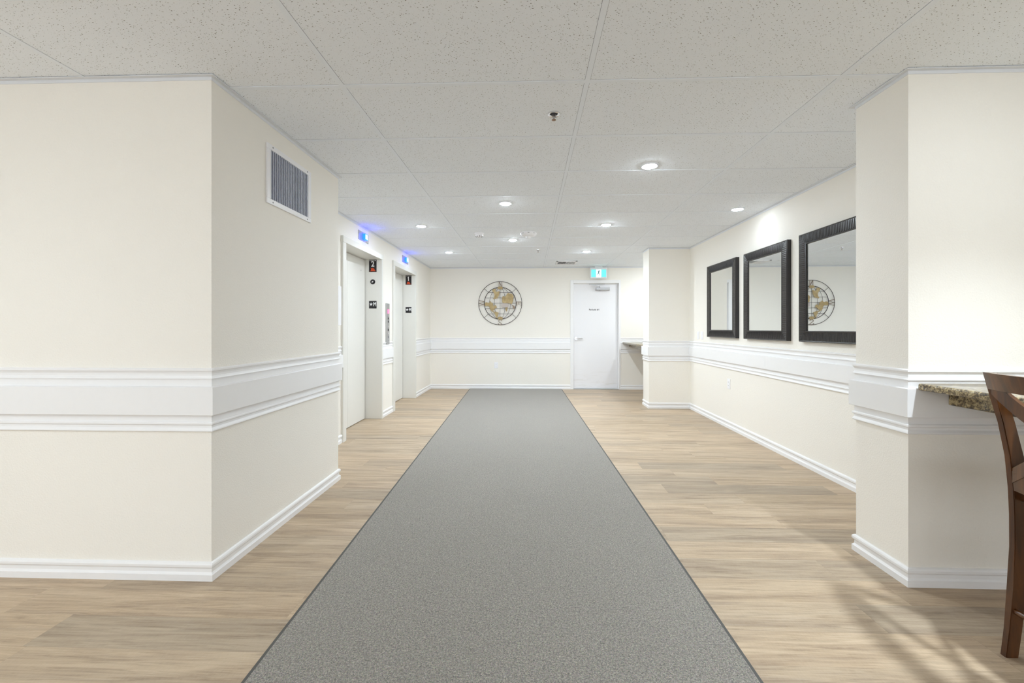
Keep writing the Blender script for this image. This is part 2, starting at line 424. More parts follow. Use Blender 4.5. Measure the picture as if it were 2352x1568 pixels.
# ------------------------------------------------------------------ far white door
r = sroot('door_3', ((DX0 + DX1) / 2, YF, 0))
bm = bmesh.new()
CW = .062
box(bm, DX0 - CW, DX0, YF - .016, YF + .001, 0, 2.163, bev=.003); box(bm, DX1, DX1 + .035, YF - .016, YF + .001, 0, 2.163, bev=.003)
box(bm, DX0 - .001, DX1 + .001, YF - .016, YF + .001, 2.10, 2.163, bev=.003)
obj('casing', bm, 'trim', r)
bm = bmesh.new(); box(bm, DX0 - .02, DX0, YF - .001, YF + .19, 0, 2.10); box(bm, DX1, DX1 + .02, YF - .001, YF + .19, 0, 2.10)
box(bm, DX0, DX1, YF - .001, YF + .19, 2.098, 2.12)
box(bm, DX1 - .014, DX1, YF + .035, YF + .052, 0, 2.10); box(bm, DX0, DX1, YF + .035, YF + .052, 2.085, 2.10)
obj('door_frame', bm, 'trim', r)
leaf = obj('door_leaf', B(DX0 + .003, DX1 - .016, YF + .052, YF + .096, .012, 2.092, bev=.002), 'door', r)
obj('threshold', B(DX0, DX1, YF - .005, YF + .15, .0, .010, bev=.002), 'alu', r)
bm = bmesh.new(); cyl(bm, (.925, YF + .046, 1.006), .034, .016, 'Y', 32); cyl(bm, (.925, YF + .020, 1.006), .012, .055, 'Y', 16)
hd = obj('handle', bm, 'chrome', r, smooth=True)
bm = bmesh.new(); tube(bm, [(.925, YF - .005, 1.006), (.96, YF - .006, 1.006), (1.045, YF + .004, 1.004)], .0095, 12); obj('lever', bm, 'chrome', hd, smooth=True)
cl = obj('door_closer', B(1.325, 1.585, YF - .012, YF + .050, 1.962, 2.015, bev=.008, seg=2), 'alu', r)
obj('end_cap', B(1.302, 1.326, YF - .010, YF + .050, 1.964, 2.013, bev=.004), 'steel', cl)
bm = bmesh.new(); tube(bm, [(1.385, YF + .01, 2.02), (1.36, YF - .05, 2.045), (1.16, YF - .12, 2.068)], .007, 8)
tube(bm, [(1.16, YF - .12, 2.068), (1.48, YF - .01, 2.083)], .006, 8); obj('closer_arm', bm, 'alu', cl)
cyb = bmesh.new(); cyl(cyb, (1.385, YF + .015, 1.988), .012, .08, 'Z', 16); obj('pinion', cyb, 'steel', cl)
obj('door_lettering', text_bm('Parkade #1', .046, FACE_CAM(1.283, YF + .0515, 1.578), .0004, off=.0008), 'blk', r)

# ------------------------------------------------------------------ exit sign
t = thing('exit_sign', 'green and white running man exit sign hung from the ceiling over the far door', 'sign', (1.345, 8.47, CEIL))
EX0, EX1, EZ0, EZ1, EY = 1.178, 1.508, 2.178, 2.392, 8.47
obj('housing', B(EX0, EX1, EY, EY + .045, EZ0, EZ1, bev=.008, seg=2), 'exitb', t)
obj('canopy', B(1.265, 1.42, EY + .002, EY + .043, EZ1 - .001, CEIL, bev=.003), 'exitb', t)
pa, pb, pc, pd = EX0 + .022, EX0 + .113, EX0 + .215, EX1 - .022
for a, b in ((pa, pb), (pc, pd)): obj('green_panel', B(a, b, EY - .003, EY, EZ0 + .028, EZ1 - .04), 'exitg', t)
pw = obj('white_panel', B(pb, pc, EY - .003, EY, EZ0 + .028, EZ1 - .04), 'exitw', t)
bm = bmesh.new(); cxm = (pb + pc) / 2; zc = (EZ0 + EZ1) / 2
f = lambda u, v, tt: (cxm + u * .001, tt, zc + v * .001)
cyl(bm, (cxm + .008, EY - .004, zc + .050), .010, .002, 'Y', 16)
for a, b, w in (((6, 38), (-6, 2), 9), ((6, 34), (-24, 24), 4), ((-24, 24), (-30, 6), 4), ((4, 32), (22, 16), 4), ((22, 16), (38, 18), 4), ((-4, 6), (14, -24), 6), ((14, -24), (22, -52), 5), ((-6, 4), (-18, -28), 6), ((-18, -28), (-46, -28), 5)):
    d = Vector(b) - Vector(a); n = Vector((-d.y, d.x)).normalized() * w
    prism(bm, [(a[0] + n.x, a[1] + n.y), (a[0] - n.x, a[1] - n.y), (b[0] - n.x * .8, b[1] - n.y * .8), (b[0] + n.x * .8, b[1] + n.y * .8)], f, EY - .005, EY - .003)
obj('running_figure', bm, 'exitd', t)

# ------------------------------------------------------------------ downlights
def downlight(label, x, y, lens='lens', grp=None, power=1.0, col=(.83, .925, 1)):
    t = thing('downlight', label, 'ceiling light', (x, y, CEIL), grp)
    bm = bmesh.new(); lathe(bm, [(.048, -.001), (.056, -.006), (.066, -.003), (.068, .004), (.048, .004)], seg=40)
    obj('trim_ring', bm, 'bar', t, smooth=True, local=True)
    bm = bmesh.new(); lathe(bm, [(.048, .003), (.048, -.005), (.045, -.008), (.036, -.0105), (.02, -.012), (.003, -.0125)], seg=32)
    obj('lens', bm, lens, t, smooth=True, local=True)
    L = bpy.data.lights.new('lamp_beam', 'SPOT'); L.energy = SPOT * power; L.color = col; L.spot_size = math.radians(150); L.spot_blend = 1.0; L.shadow_soft_size = .045
    lo = bpy.data.objects.new('lamp_beam', L); C.objects.link(lo); lo.parent = t; lo.location = (0, 0, -.06)
    return t
G = 'recessed downlights in the lobby ceiling'
dl = downlight('round recessed downlight nearest the viewer, on the right of the ceiling', .893, 3.253, 'lens_front', G)
dl2 = downlight('round recessed downlight at middle of the ceiling, in front of the smoke detectors', -.236, 4.182, 'lens_front', G)
db = downlight('round recessed downlight near the blue lit lantern of the first elevator', -1.285, 5.076, 'lens_front', G)
dm = downlight('round recessed downlight in line with the far door, second back in its row', .893, 5.086, grp=G)
copy_tree(db, (-1.287, 6.837, CEIL), 'round recessed downlight near the lantern of the second elevator, far left of ceiling', G)
copy_tree(dm, (-.233, 5.921, CEIL), 'round recessed downlight just behind the two white ceiling detectors', G)
copy_tree(dm, (.893, 6.833, CEIL), 'round recessed downlight farthest back, near the exit sign and air vent', G)
rl = downlight('round recessed downlight beside the mirror wall at the right edge of the ceiling', 2.11, 4.462, 'lens_dim', G, .10)
# the same fittings out of view: alcove, counter, and added fill on the entrance side
al = downlight('round recessed downlight in the alcove behind the rear pillar', 2.42, 7.75, 'lens_cool', None, 1.0, (.82, .91, 1))
downlight('round recessed downlight over the near counter and wooden chair', 2.02, 1.10, 'lens_near', None, 10.5)
bpy.data.objects[[o.name for o in C.objects if o.type == 'LIGHT'][-1]].data.spot_size = math.radians(108)
for x, y, lb in ((-2.9, .1, 'in front of the left corner wall'), (-3.6, -1.2, 'farther left, near the openings behind the viewpoint'), (-1.7, -1.4, 'left of the runner behind the viewpoint')):
    copy_tree(dm, (x, y, CEIL), 'added unseen entrance fill downlight ' + lb, 'added unseen fill downlights of the entrance side')  # lamps added out of view to brighten the left front wall

# ------------------------------------------------------------------ other ceiling things
def sprinkler(label, x, y, grp):
    t = thing('fire_sprinkler', label, 'sprinkler', (x, y, CEIL), grp)
    bm = bmesh.new(); lathe(bm, [(.020, .002), (.024, -.004), (.030, -.007), (.034, -.004), (.035, .004), (.02, .004)], seg=32)
    obj('escutcheon', bm, 'chrome', t, smooth=True, local=True)
    bm = bmesh.new(); lathe(bm, [(.020, .004), (.020, -.001), (.001, -.001)], seg=24); obj('socket', bm, 'dark', t, local=True)
    bm = bmesh.new()
    for s in (-1, 1): tube(bm, [(s * .009, 0, 0), (s * .009, 0, -.014), (s * .002, 0, -.030)], .0018, 8)
    tube(bm, [(0, 0, -.002), (0, 0, -.022)], .0022, 8); obj('frame_arms', bm, 'steel', t, smooth=True, local=True)
    bm = bmesh.new(); lathe(bm, [(.003, -.026), (.012, -.032), (.0125, -.034), (.001, -.034)], seg=24); obj('deflector', bm, 'brass', t, smooth=True, local=True)
    return t
sp = sprinkler('chrome pendent fire sprinkler nearest the viewer, left of the nearest downlight', .136, 2.447, 'ceiling fire sprinklers')
copy_tree(sp, (.129, 6.69, CEIL), 'small fire sprinkler far back on the ceiling, before the square air vent')
t = thing('smoke_detector', 'small round white smoke detector left of the larger domed detector', 'detector', (-.645, 5.50, CEIL))
bm = bmesh.new(); lathe(bm, [(.060, .002), (.060, -.012), (.052, -.016), (.05, -.016)], seg=40); obj('base', bm, 'plast', t, True, True)
bm = bmesh.new(); lathe(bm, [(.050, -.015), (.050, -.030), (.040, -.044), (.004, -.046)], seg=40); obj('sensor_head', bm, 'plast', t, True, True)
bm = bmesh.new()
for k in range(0):
    a = 2 * PI * k / 8 + .2; cyl(bm, (.0425 * math.cos(a), .0425 * math.sin(a), -.0405), .006, .008, 'Z', 10)
bm.free()
for k in range(8):
    a = 2 * PI * k / 8 + .2; bm = bmesh.new(); cyl(bm, (.0425 * math.cos(a), .0425 * math.sin(a), -.0405), .006, .008, 'Z', 10); obj('slot', bm, 'dark', t, local=True)
t = thing('domed_detector', 'wide white domed ceiling detector right of the small smoke detector', 'detector', (-.016, 5.50, CEIL))
bm = bmesh.new(); lathe(bm, [(.104, .002), (.106, -.008), (.098, -.018), (.090, -.030), (.062, -.042), (.03, -.046), (.01, -.046)], seg=48); obj('base', bm, 'plast', t, True, True)
bm = bmesh.new(); lathe(bm, [(.034, -.040), (.034, -.048), (.028, -.060), (.014, -.068), (.003, -.069)], seg=32); obj('dome', bm, 'plast', t, True, True)
bm = bmesh.new()
for k in (-1, 0, 1):
    a = -PI / 2 + k * .75; b_ = bmesh.new()
    box(b_, -.011, .011, .1015, .1045, -.015, -.009); bmesh.ops.transform(b_, matrix=Matrix.Rotation(a - PI / 2, 4, 'Z'), verts=b_.verts)
    obj('slot', b_, 'slot', t, local=True)
bm.free()
t = thing('air_diffuser', 'square white air vent with slats on the ceiling in front of the exit sign', 'vent', (.67, 7.98, CEIL))
bm = bmesh.new()
x0, x1, y0, y1 = -.19, .19, -.19, .19
for a in ((x0, x1, y0, y0 + .035), (x0, x1, y1 - .035, y1), (x0, x0 + .035, y0, y1), (x1 - .035, x1, y0, y1)): box(bm, a[0], a[1], a[2], a[3], -.012, .002, bev=.002)
obj('frame', bm, 'plast', t, local=True)
obj('duct_shade_sheet', B(x0 + .03, x1 - .03, y0 + .03, y1 - .03, .0, .002), 'dark', t, local=True)  # flat dark sheet, its colour standing for the shade above the slats
for k in range(13):
    xx = x0 + .05 + k * .0233; b_ = B(-.001, .001, y0 + .034, y1 - .034, -.009, .009)
    bmesh.ops.transform(b_, matrix=Matrix.Translation((xx, 0, -.003)) @ Matrix.Rotation(.7 if k < 6 else -.7, 4, 'Y'), verts=b_.verts)
    obj('slat', b_, 'plast', t, local=True)

# ------------------------------------------------------------------ wall vent on the left corner
VX = XL; vy0, vy1, vz0, vz1 = 2.450, 2.952, 1.940, 2.290
t = thing('wall_vent', 'square white return air grille with upright fins high on the left corner wall', 'vent', (VX, (vy0 + vy1) / 2, vz0))
bm = bmesh.new(); fw = .036; bz = .030
for a in ((vy0, vy1, vz0, vz0 + bz), (vy0, vy1, vz1 - bz, vz1), (vy0, vy0 + fw, vz0 + bz, vz1 - bz), (vy1 - fw, vy1, vz0 + bz, vz1 - bz)):
    box(bm, VX, VX + .011, a[0], a[1], a[2], a[3], bev=.0015)
obj('frame', bm, 'plast', t)
obj('duct_shade_sheet', B(VX - .0, VX + .0015, vy0 + fw, vy1 - fw, vz0 + bz, vz1 - bz), 'ventdark', t)  # flat sheet on the wall, coloured grey for the shade behind the fins
n = 22
for k in range(n):
    yy = vy0 + fw + (k + .5) * (vy1 - vy0 - 2 * fw) / n; b_ = B(-.009, .009, -.0012, .0012, vz0 + bz, vz1 - bz)
    bmesh.ops.transform(b_, matrix=Matrix.Translation((VX + .0085, yy, 0)) @ Matrix.Rotation(-.36, 4, 'Z'), verts=b_.verts)
    for v in b_.verts: v.co.x = min(max(v.co.x, VX + .001), VX + .0105)
    obj('fin', b_, 'vent', t)
for yy, zz in ((2.505, vz1 - .013), (2.90, vz1 - .013), (2.505, vz0 + .013), (2.90, vz0 + .013)):
    bm = bmesh.new(); cyl(bm, (VX + .0115, yy, zz), .0045, .002, 'X', 12); obj('screw', bm, 'slot', t)

# ------------------------------------------------------------------ elevator signs, lanterns, call station
def plaque(num, e, z1, lb):
    y = e[2]; x0, x1 = -2.147, -2.045; h = .163
    t = thing('elevator_sign', lb, 'sign', ((x0 + x1) / 2, y, z1 - h))
    obj('plate', B(x0, x1, y - .003, y, z1 - h, z1, bev=.0006), 'sign', t)
    xc = (x0 + x1) / 2
    if num == '1':
        bm = bmesh.new(); prism(bm, [(-7, -36), (7, -36), (7, 36), (-3, 36), (-8, 26), (-20, 20), (-20, 11), (-7, 13)], lambda u, v, tt: (xc + u * .00085, tt, z1 - .060 + v * .001), y - .0037, y - .003)
    else: bm = text_bm(num, .102, FACE_CAM(xc, y - .0032, z1 - .060) @ Matrix.Diagonal((.85, 1, 1, 1)), .0005, off=.0022)
    obj('numeral', bm, 'white', t)
    obj('heading', text_bm('ELEVATOR', .019, FACE_CAM(xc, y - .0032, z1 - .012), .0003), 'white', t)
    bm = bmesh.new(); f = lambda u, v, tt: (xc + u * .001, tt, z1 - h + v * .001)
    prism(bm, [(-44, 10), (-34, 17), (-26, 18), (-22, 34), (-28, 44), (-14, 52), (2, 53), (14, 48), (22, 36), (28, 22), (44, 12), (30, 9), (-30, 9)], f, y - .0036, y - .003)
    obj('red_emblem', bm, 'red', t)
def starm(e, lb):
    y = e[2]; x0, x1, z0, z1 = -2.147, -2.045, 1.474, 1.574
    t = thing('floor_marker_sign', lb, 'sign', ((x0 + x1) / 2, y, z0))
    obj('plate', B(x0, x1, y - .003, y, z0, z1, bev=.0006), 'sign', t)
    bm = bmesh.new(); c = (x0 + .028, z0 + .055)
    P = []
    for k in range(10):
        rr = .026 if k % 2 == 0 else .0105; a = PI / 2 + k * PI / 5; P.append((c[0] + rr * math.cos(a), c[1] + rr * math.sin(a)))
    prism(bm, P, lambda u, v, tt: (u, tt, v), y - .0036, y - .003); obj('star', bm, 'white', t)
    bm = text_bm('M', .076, FACE_CAM(x1 - .024, y - .0032, z0 + .055) @ Matrix.Diagonal((.74, 1, 1, 1)), .0005, off=.0018); obj('letter', bm, 'white', t)
plaque('2', E1, DH - .001, 'black sign with numeral 2 and red emblem on the first elevator jamb')
plaque('1', E2, DH - .001, 'black sign with numeral 1 and red emblem on the second elevator jamb')
starm(E1, 'black star and M sign on the jamb of the nearer elevator 2')
starm(E2, 'black star and M sign on the jamb of the farther elevator 1')
t = thing('round_button', 'round black key button under the numeral 2 sign on elevator jamb', 'button', (-2.097, E1[2], 1.829))
bm = bmesh.new(); lathe(bm, [(.020, -.006), (.030, -.006), (.033, -.003), (.033, 0), (.02, 0)], (-2.097, E1[2], 1.829), 32, 'Y'); obj('bezel', bm, 'sign', t, True)
bm = bmesh.new(); lathe(bm, [(.018, -.009), (.020, -.006), (.020, -.002), (.01, -.002)], (-2.097, E1[2], 1.829), 24, 'Y'); obj('key_face', bm, 'blk', t, True)
bm = bmesh.new(); P = [(-.012, -.010), (-.004, .002), (-.012, .010), (0, .007), (.010, .012), (.006, .003), (.014, -.001), (.003, -.003), (-.002, -.013)]
prism(bm, P, lambda u, v, tt: (-2.097 + u, tt, 1.829 + v), E1[2] - .0105, E1[2] - .008); obj('emblem', bm, 'white', t)

def lantern(y0, y1, lb):
    z0, z1 = 2.248, 2.356
    t = thing('elevator_lantern', lb, 'indicator light', (XE, (y0 + y1) / 2, z0))
    obj('plate', B(XE, XE + .006, y0, y1, z0, z1, bev=.001), 'steel', t)
    ym = (y0 + y1) / 2 + .012; zm = (z0 + z1) / 2
    ln = obj('lens', B(XE + .006, XE + .036, ym - .045, ym + .045, zm - .036, zm + .036, bev=.004, seg=2), 'blue', t)
    obj('lens_face', B(XE + .0355, XE + .038, ym - .036, ym + .036, zm - .028, zm + .028, bev=.001), 'cyan', ln)
lantern(4.955, 5.264, 'steel plate with lit blue lens above the nearer elevator 2')
lantern(6.683, 6.998, 'steel plate with lit blue lens above the farther elevator 1')
t = thing('call_station', 'tall narrow steel elevator call panel between the two elevators', 'control panel', (XE, 5.966, .987))
obj('plate', B(XE, XE + .018, 5.906, 6.027, .987, 1.555, bev=.002), 'steel', t)
ZV = lambda v: 1.21 - (v - 753.5) * .00608
def disc(nm, v, r, mt, h=.004, sq=False):
    if sq: bm = B(XE + .018, XE + .018 + h, 5.970 - r, 5.970 + r, ZV(v) - r, ZV(v) + r, bev=.001)
    else: bm = bmesh.new(); lathe(bm, [(r, 0), (r, h * .7), (r * .8, h), (r * .1, h)], (XE + .018, 5.970, ZV(v)), 24, 'X')
    return obj(nm, bm, mt, t, smooth=not sq)
obj('display', B(XE + .018, XE + .021, 5.935, 6.005, ZV(720), ZV(710), bev=.001), 'led', t)
d = disc('indicator', 725.5, .016, 'chrome', .007); disc('key_switch', 731, .016, 'blk'); disc('key_switch', 738.3, .016, 'blk')
disc('call_button', 749.7, .018, 'chrome', .006); disc('key_switch', 757, .017, 'blk'); disc('call_button', 765.5, .018, 'chrome', .006)
disc('speaker_mesh', 773.5, .018, 'slot', .002, True); disc('screw', 782, .006, 'slot', .002)
t = tag(obj('notice_panel', B(XE, -1.952, 4.10, 4.412, 1.24, 1.643, bev=.004, seg=2), 'plast'), 'white shallow wall panel half hidden behind the left corner wall', 'panel')

# ------------------------------------------------------------------ outlets, switches
def outlet_far():
    xc, zc = -.672, .471
    t = thing('wall_outlet', 'white electrical outlet on the far wall under the compass artwork', 'outlet', (xc, YF, zc))
    obj('cover_plate', B(xc - .037, xc + .037, YF - .006, YF, zc - .059, zc + .059, bev=.002), 'plast', t)
    for s in (-1, 1):
        rc = obj('receptacle', B(xc - .017, xc + .017, YF - .008, YF - .005, zc + s * .02 - .015, zc + s * .02 + .015, bev=.003), 'plast', t)
        for d in (-.007, .005): obj('slot', B(xc + d, xc + d + .002, YF - .0085, YF - .0078, zc + s * .02 - .004, zc + s * .02 + .006), 'slot', rc)
outlet_far()
yc, zc = 5.31, .537
t = thing('wall_outlet', 'white electrical outlet low on the right wall below the mirrors', 'outlet', (XR, yc, zc))
obj('cover_plate', B(XR - .006, XR, yc - .037, yc + .037, zc - .060, zc + .060, bev=.002), 'plast', t)
for s in (-1, 1):
    rc = obj('receptacle', B(XR - .008, XR - .005, yc - .017, yc + .017, zc + s * .02 - .015, zc + s * .02 + .015, bev=.003), 'plast', t)
    for d in (-.007, .005): obj('slot', B(XR - .0085, XR - .0078, yc + d, yc + d + .002, zc + s * .02 - .004, zc + s * .02 + .006), 'slot', rc)
for yc, lb in ((6.26, 'white light switch plate right of the rear pillar, the farther of two'), (6.128, 'white light switch plate left of the far mirror, the nearer of two')):
    zc = 1.108; t = thing('light_switch', lb, 'switch', (XR, yc, zc), 'light switches beside the far mirror')
    obj('cover_plate', B(XR - .006, XR, yc - .036, yc + .036, zc - .055, zc + .055, bev=.002), 'plast', t)
    obj('rocker', B(XR - .009, XR - .005, yc - .016, yc + .016, zc - .033, zc + .033, bev=.002), 'plast', t)

# ------------------------------------------------------------------ compass wall art
AX, AZ = -.589, 1.708; K = .000663; AY = YF - .026
t = thing('compass_wall_art', 'round openwork metal globe and compass artwork with N E S W letters on far wall', 'wall art', (AX, YF, AZ))
P2 = lambda X, Y, tt: (AX + (X - 770) * K, tt, AZ - (Y - 790) * K)
def ring(r, rad):
    bm = bmesh.new(); tube(bm, [(AX + r * math.cos(2 * PI * k / 96), AY, AZ + r * math.sin(2 * PI * k / 96)) for k in range(96)], rad, 8, True); return bm
RO, RI = .430, .317
obj('outer_ring', ring(RO, .0048), 'iron', t, True); obj('inner_ring', ring(RI, .0058), 'iron', t, True)
for a in (.74, PI - .74, PI + .74, -.74):
    bm = bmesh.new(); tube(bm, [(AX + rr * math.cos(a), AY, AZ + rr * math.sin(a)) for rr in (RI, RO)], .0034, 6); obj('spoke', bm, 'iron', t)
bm = bmesh.new()
for Y in (470, 632, 790, 950, 1110):
    dz = (790 - Y) * K; hw = math.sqrt(RI ** 2 - dz ** 2); tube(bm, [(AX - hw, AY, AZ + dz), (AX + hw, AY, AZ + dz)], .003, 6)
for rx in (-320, -170, 0, 150, 310):
    pts = [(AX + rx * K * math.cos(a), AY, AZ + RI * math.sin(a)) for a in [-PI / 2 + PI * k / 24 for k in range(25)]]
    tube(bm, pts, .0028, 6)
obj('globe_grid', bm, 'iron', t)
for k in range(4):
    a = [PI / 2, 0, -PI / 2, PI][k]
    bm = bmesh.new(); cyl(bm, (AX + .9 * RO * math.cos(a) * .83, YF - .013, AZ + .9 * RO * math.sin(a) * .83), .003, .026, 'Y', 8); obj('wall_standoff', bm, 'iron', t)
LAND = dict(
 northern_land=('gold', [(540,380),(575,362),(630,370),(655,395),(625,415),(640,440),(690,450),(735,430),(757,440),(747,500),(735,550),(710,600),(690,640),(640,655),(620,665),(595,660),(575,680),(560,655),(585,620),(600,570),(595,520),(575,475),(545,450),(538,410)]),
 north_land=('gold', [(305,790),(330,770),(370,762),(410,780),(445,775),(460,735),(490,740),(500,765),(540,780),(560,830),(565,870),(590,880),(600,850),(620,845),(650,865),(675,920),(655,935),(620,945),(595,990),(545,1010),(560,1030),(600,1062),(575,1070),(520,1035),(470,985),(445,955),(480,960),(450,920),(430,880),(395,870),(355,870),(325,880),(305,850)]),
 south_land=('gold', [(590,1050),(640,1040),(690,1065),(725,1070),(720,1110),(705,1140),(700,1180),(680,1200),(665,1245),(645,1240),(640,1190),(615,1130),(600,1090)]),
 east_land=('gold', [(835,600),(860,575),(900,590),(930,590),(960,540),(985,500),(1015,480),(1060,505),(1110,510),(1150,540),(1175,590),(1165,680),(1150,760),(1125,800),(1110,830),(1080,800),(1050,795),(950,795),(860,790),(830,760),(835,700),(820,640)]),
 central_land=('pewter', [(820,800),(860,797),(950,799),(1012,805),(1020,860),(1004,920),(880,915),(820,905)]),
 central_land_tail=('gold', [(925,918),(1000,918),(990,970),(975,1020),(955,1050),(938,1010)]),
 island_land=('letter', [(1105,835),(1135,845),(1150,865),(1180,860),(1210,890),(1220,930),(1190,965),(1150,950),(1148,885),(1118,862)]))
for nm, (mt, poly) in LAND.items():
    bm = bmesh.new(); prism(bm, poly, P2, AY - .009, AY - .004); obj('land_sheet', bm, mt, t)
for Y in (335, 1240):
    bm = bmesh.new(); prism(bm, [(770 + 78 * math.cos(a) * (1 + .06 * (k % 2)), Y + 42 * math.sin(a) * (1 + .1 * (k % 2))) for k, a in enumerate([2 * PI * j / 24 for j in range(24)])], P2, AY - .009, AY - .004)
    obj('pole_cap', bm, 'gold', t)
def strokes(segs, w):
    bm = bmesh.new()
    for a, b, ww in segs:
        d = Vector(b) - Vector(a); n_ = Vector((-d.y, d.x)).normalized() * (ww or w) / 2
        prism(bm, [(a[0] + n_.x, a[1] + n_.y), (a[0] - n_.x, a[1] - n_.y), (b[0] - n_.x, b[1] - n_.y), (b[0] + n_.x, b[1] + n_.y)], P2, AY - .006, AY)
    return bm
obj('letter_n', strokes([((735,155),(735,300),12),((822,150),(822,305),12),((740,155),(820,300),20),((715,152),(757,152),8),((805,148),(842,148),8),((715,300),(755,300),8)], 12), 'letter', t)
obj('letter_e', strokes([((1262,752),(1400,752),14),((1326,752),(1326,820),12),((1264,752),(1264,860),10),((1398,752),(1398,870),10),((1295,820),(1355,820),8),((1264,860),(1285,872),8),((1398,870),(1370,882),8)], 12), 'letter', t)
obj('letter_w', strokes([((130,705),(285,745),16),((130,805),(285,745),10),((130,790),(285,838),16),((130,875),(285,838),10),((140,690),(140,730),8),((140,860),(140,888),8)], 12), 'letter', t)
bm = bmesh.new(); sp_ = [(822,1325),(808,1298),(775,1285),(738,1295),(722,1325),(738,1358),(775,1378),(808,1395),(822,1418),(806,1438),(770,1443),(735,1432),(716,1412),(706,1390)]
for (a, b) in zip(sp_, sp_[1:]):
    d = Vector(b) - Vector(a); n_ = Vector((-d.y, d.x)).normalized() * 7; d = d.normalized() * 3
    prism(bm, [(a[0] + n_.x - d.x, a[1] + n_.y - d.y), (a[0] - n_.x - d.x, a[1] - n_.y - d.y), (b[0] - n_.x + d.x, b[1] - n_.y + d.y), (b[0] + n_.x + d.x, b[1] + n_.y + d.y)], P2, AY - .006, AY)
obj('letter_s', bm, 'letter', t)

# ------------------------------------------------------------------ mirrors
def mirror(label, grp, y0, z0=1.093, w=.812, h=.937):
    t = thing('wall_mirror', label, 'mirror', (XR, y0 + w / 2, z0), grp)
    fw = .098; D = .042
    # local: u along y (0..w about centre), z up, x towards the room is negative
    hw = w / 2
    bm = bmesh.new()
    outer = [(-hw, 0), (hw, 0), (hw, h), (-hw, h)]
    def loop(ins, x): return [bm.verts.new((x, p[0] + (ins if p[0] < 0 else -ins), p[1] + (ins if p[1] < h / 2 else -ins))) for p in outer]
    L = [loop(0, 0), loop(0, -D + .006), loop(.006, -D), loop(.012, -D + .002), loop(fw - .016, -D + .006), loop(fw - .012, -D + .0035), loop(fw - .004, -D + .0045), loop(fw, -.024)]
    for a, b in zip(L, L[1:]):
        for i in range(4):
            j = (i + 1) % 4; bm.faces.new((a[i], a[j], b[j], b[i]))
    fr = obj('frame', bm, 'black', t, local=True)
    # reeded face: ribs across each rail, mitred at the corners (surface relief, one mesh)
    bm = bmesh.new(); pitch = .0175
    def rib(p, q):
        p, q = Vector(p), Vector(q); d = (q - p).normalized(); s = Vector((0, d.z, -d.y)) * .0066
        A = [bm.verts.new(v) for v in (p - s, p + s)]; Bq = [bm.verts.new(v) for v in (q - s, q + s)]
        tp = [bm.verts.new(p + Vector((-.0060, 0, 0))), bm.verts.new(q + Vector((-.0060, 0, 0)))]
        bm.faces.new((A[0], Bq[0], tp[1], tp[0])); bm.faces.new((A[1], tp[0], tp[1], Bq[1])); bm.faces.new((A[0], tp[0], A[1])); bm.faces.new((Bq[0], Bq[1], tp[1]))
    i0, i1 = .013, fw - .017; xs = -D + .0058; 
    k = 0
    while True:
        z = .0165 + k * pitch; k += 1
        if z > h - .02: break
        e = min(z, h - z) - .004; b_ = min(i1, e)
        if b_ > i0 + .006:
            rib((xs, -hw + i0, z), (xs + .002, -hw + b_, z)); rib((xs, hw - i0, z), (xs + .002, hw - b_, z))
    k = 0
    while True:
        u = -hw + .0165 + k * pitch; k += 1
        if u > hw - .02: break
        e = min(u + hw, hw - u) - .004; b_ = min(i1, e)
        if b_ > i0 + .006:
            rib((xs, u, i0), (xs + .002, u, b_)); rib((xs, u, h - i0), (xs + .002, u, h - b_))
    obj('reeding', bm, 'black', fr, local=True)
    obj('glass', B(-.030, -.022, -hw + fw - .004, hw - fw + .004, fw - .004, h - fw + .004), 'mirror', t, local=True)
    return t
GM = 'black framed mirrors along the right wall'
m1 = mirror('black reeded frame mirror farthest away, next to the light switches', GM, 5.055)
m2 = copy_tree(m1, (XR, 4.066 + .406, 1.091), 'black reeded frame mirror in the middle of the three on the right wall', GM)
m3 = copy_tree(m1, (XR, 3.080 + .406, 1.091), 'black reeded frame mirror nearest the viewer, reflecting the compass artwork and cut by pillar', GM)
m3.rotation_euler = (0, 0, 0)
for ch in m3.children:
    if ch.name.startswith('glass'): ch.rotation_euler = (0, 0, -.0085)

# ------------------------------------------------------------------ mat / runner
t = thing('floor_mat', 'long grey carpet runner down the middle of the wood floor', 'rug', (-.2, 4, 0))
def quad(bm, P, z0, z1):
    a = [bm.verts.new((x, y, z0)) for x, y in P]; b = [bm.verts.new((x, y, z1)) for x, y in P]
    bm.faces.new(a); bm.faces.new(b)
    for i in range(4): j = (i + 1) % 4; bm.faces.new((a[i], a[j], b[j], b[i]))
def edgex(y, s): return (-1.199 + (8.585 - y) * .0303) if s < 0 else (.635 + (8.585 - y) * .0226)
ya, yb = -.6, 8.575
bm = bmesh.new(); e = .014
for s in (-1, 1):
    P = [(edgex(ya, s), ya), (edgex(ya, s) - s * e, ya), (edgex(yb, s) - s * e, yb), (edgex(yb, s), yb)]
    quad(bm, P, .0, .0045)
quad(bm, [(edgex(ya, -1) + e, ya), (edgex(ya, 1) - e, ya), (edgex(ya, 1) - e, ya + e), (edgex(ya, -1) + e, ya + e)], 0, .0045)
obj('rubber_edge', bm, 'edge', t)
bm = bmesh.new(); quad(bm, [(edgex(ya, -1) + e, ya + e), (edgex(ya, 1) - e, ya + e), (edgex(yb, 1) - e, yb), (edgex(yb, -1) + e, yb)], 0, .008)
obj('pile', bm, 'carpet', t)

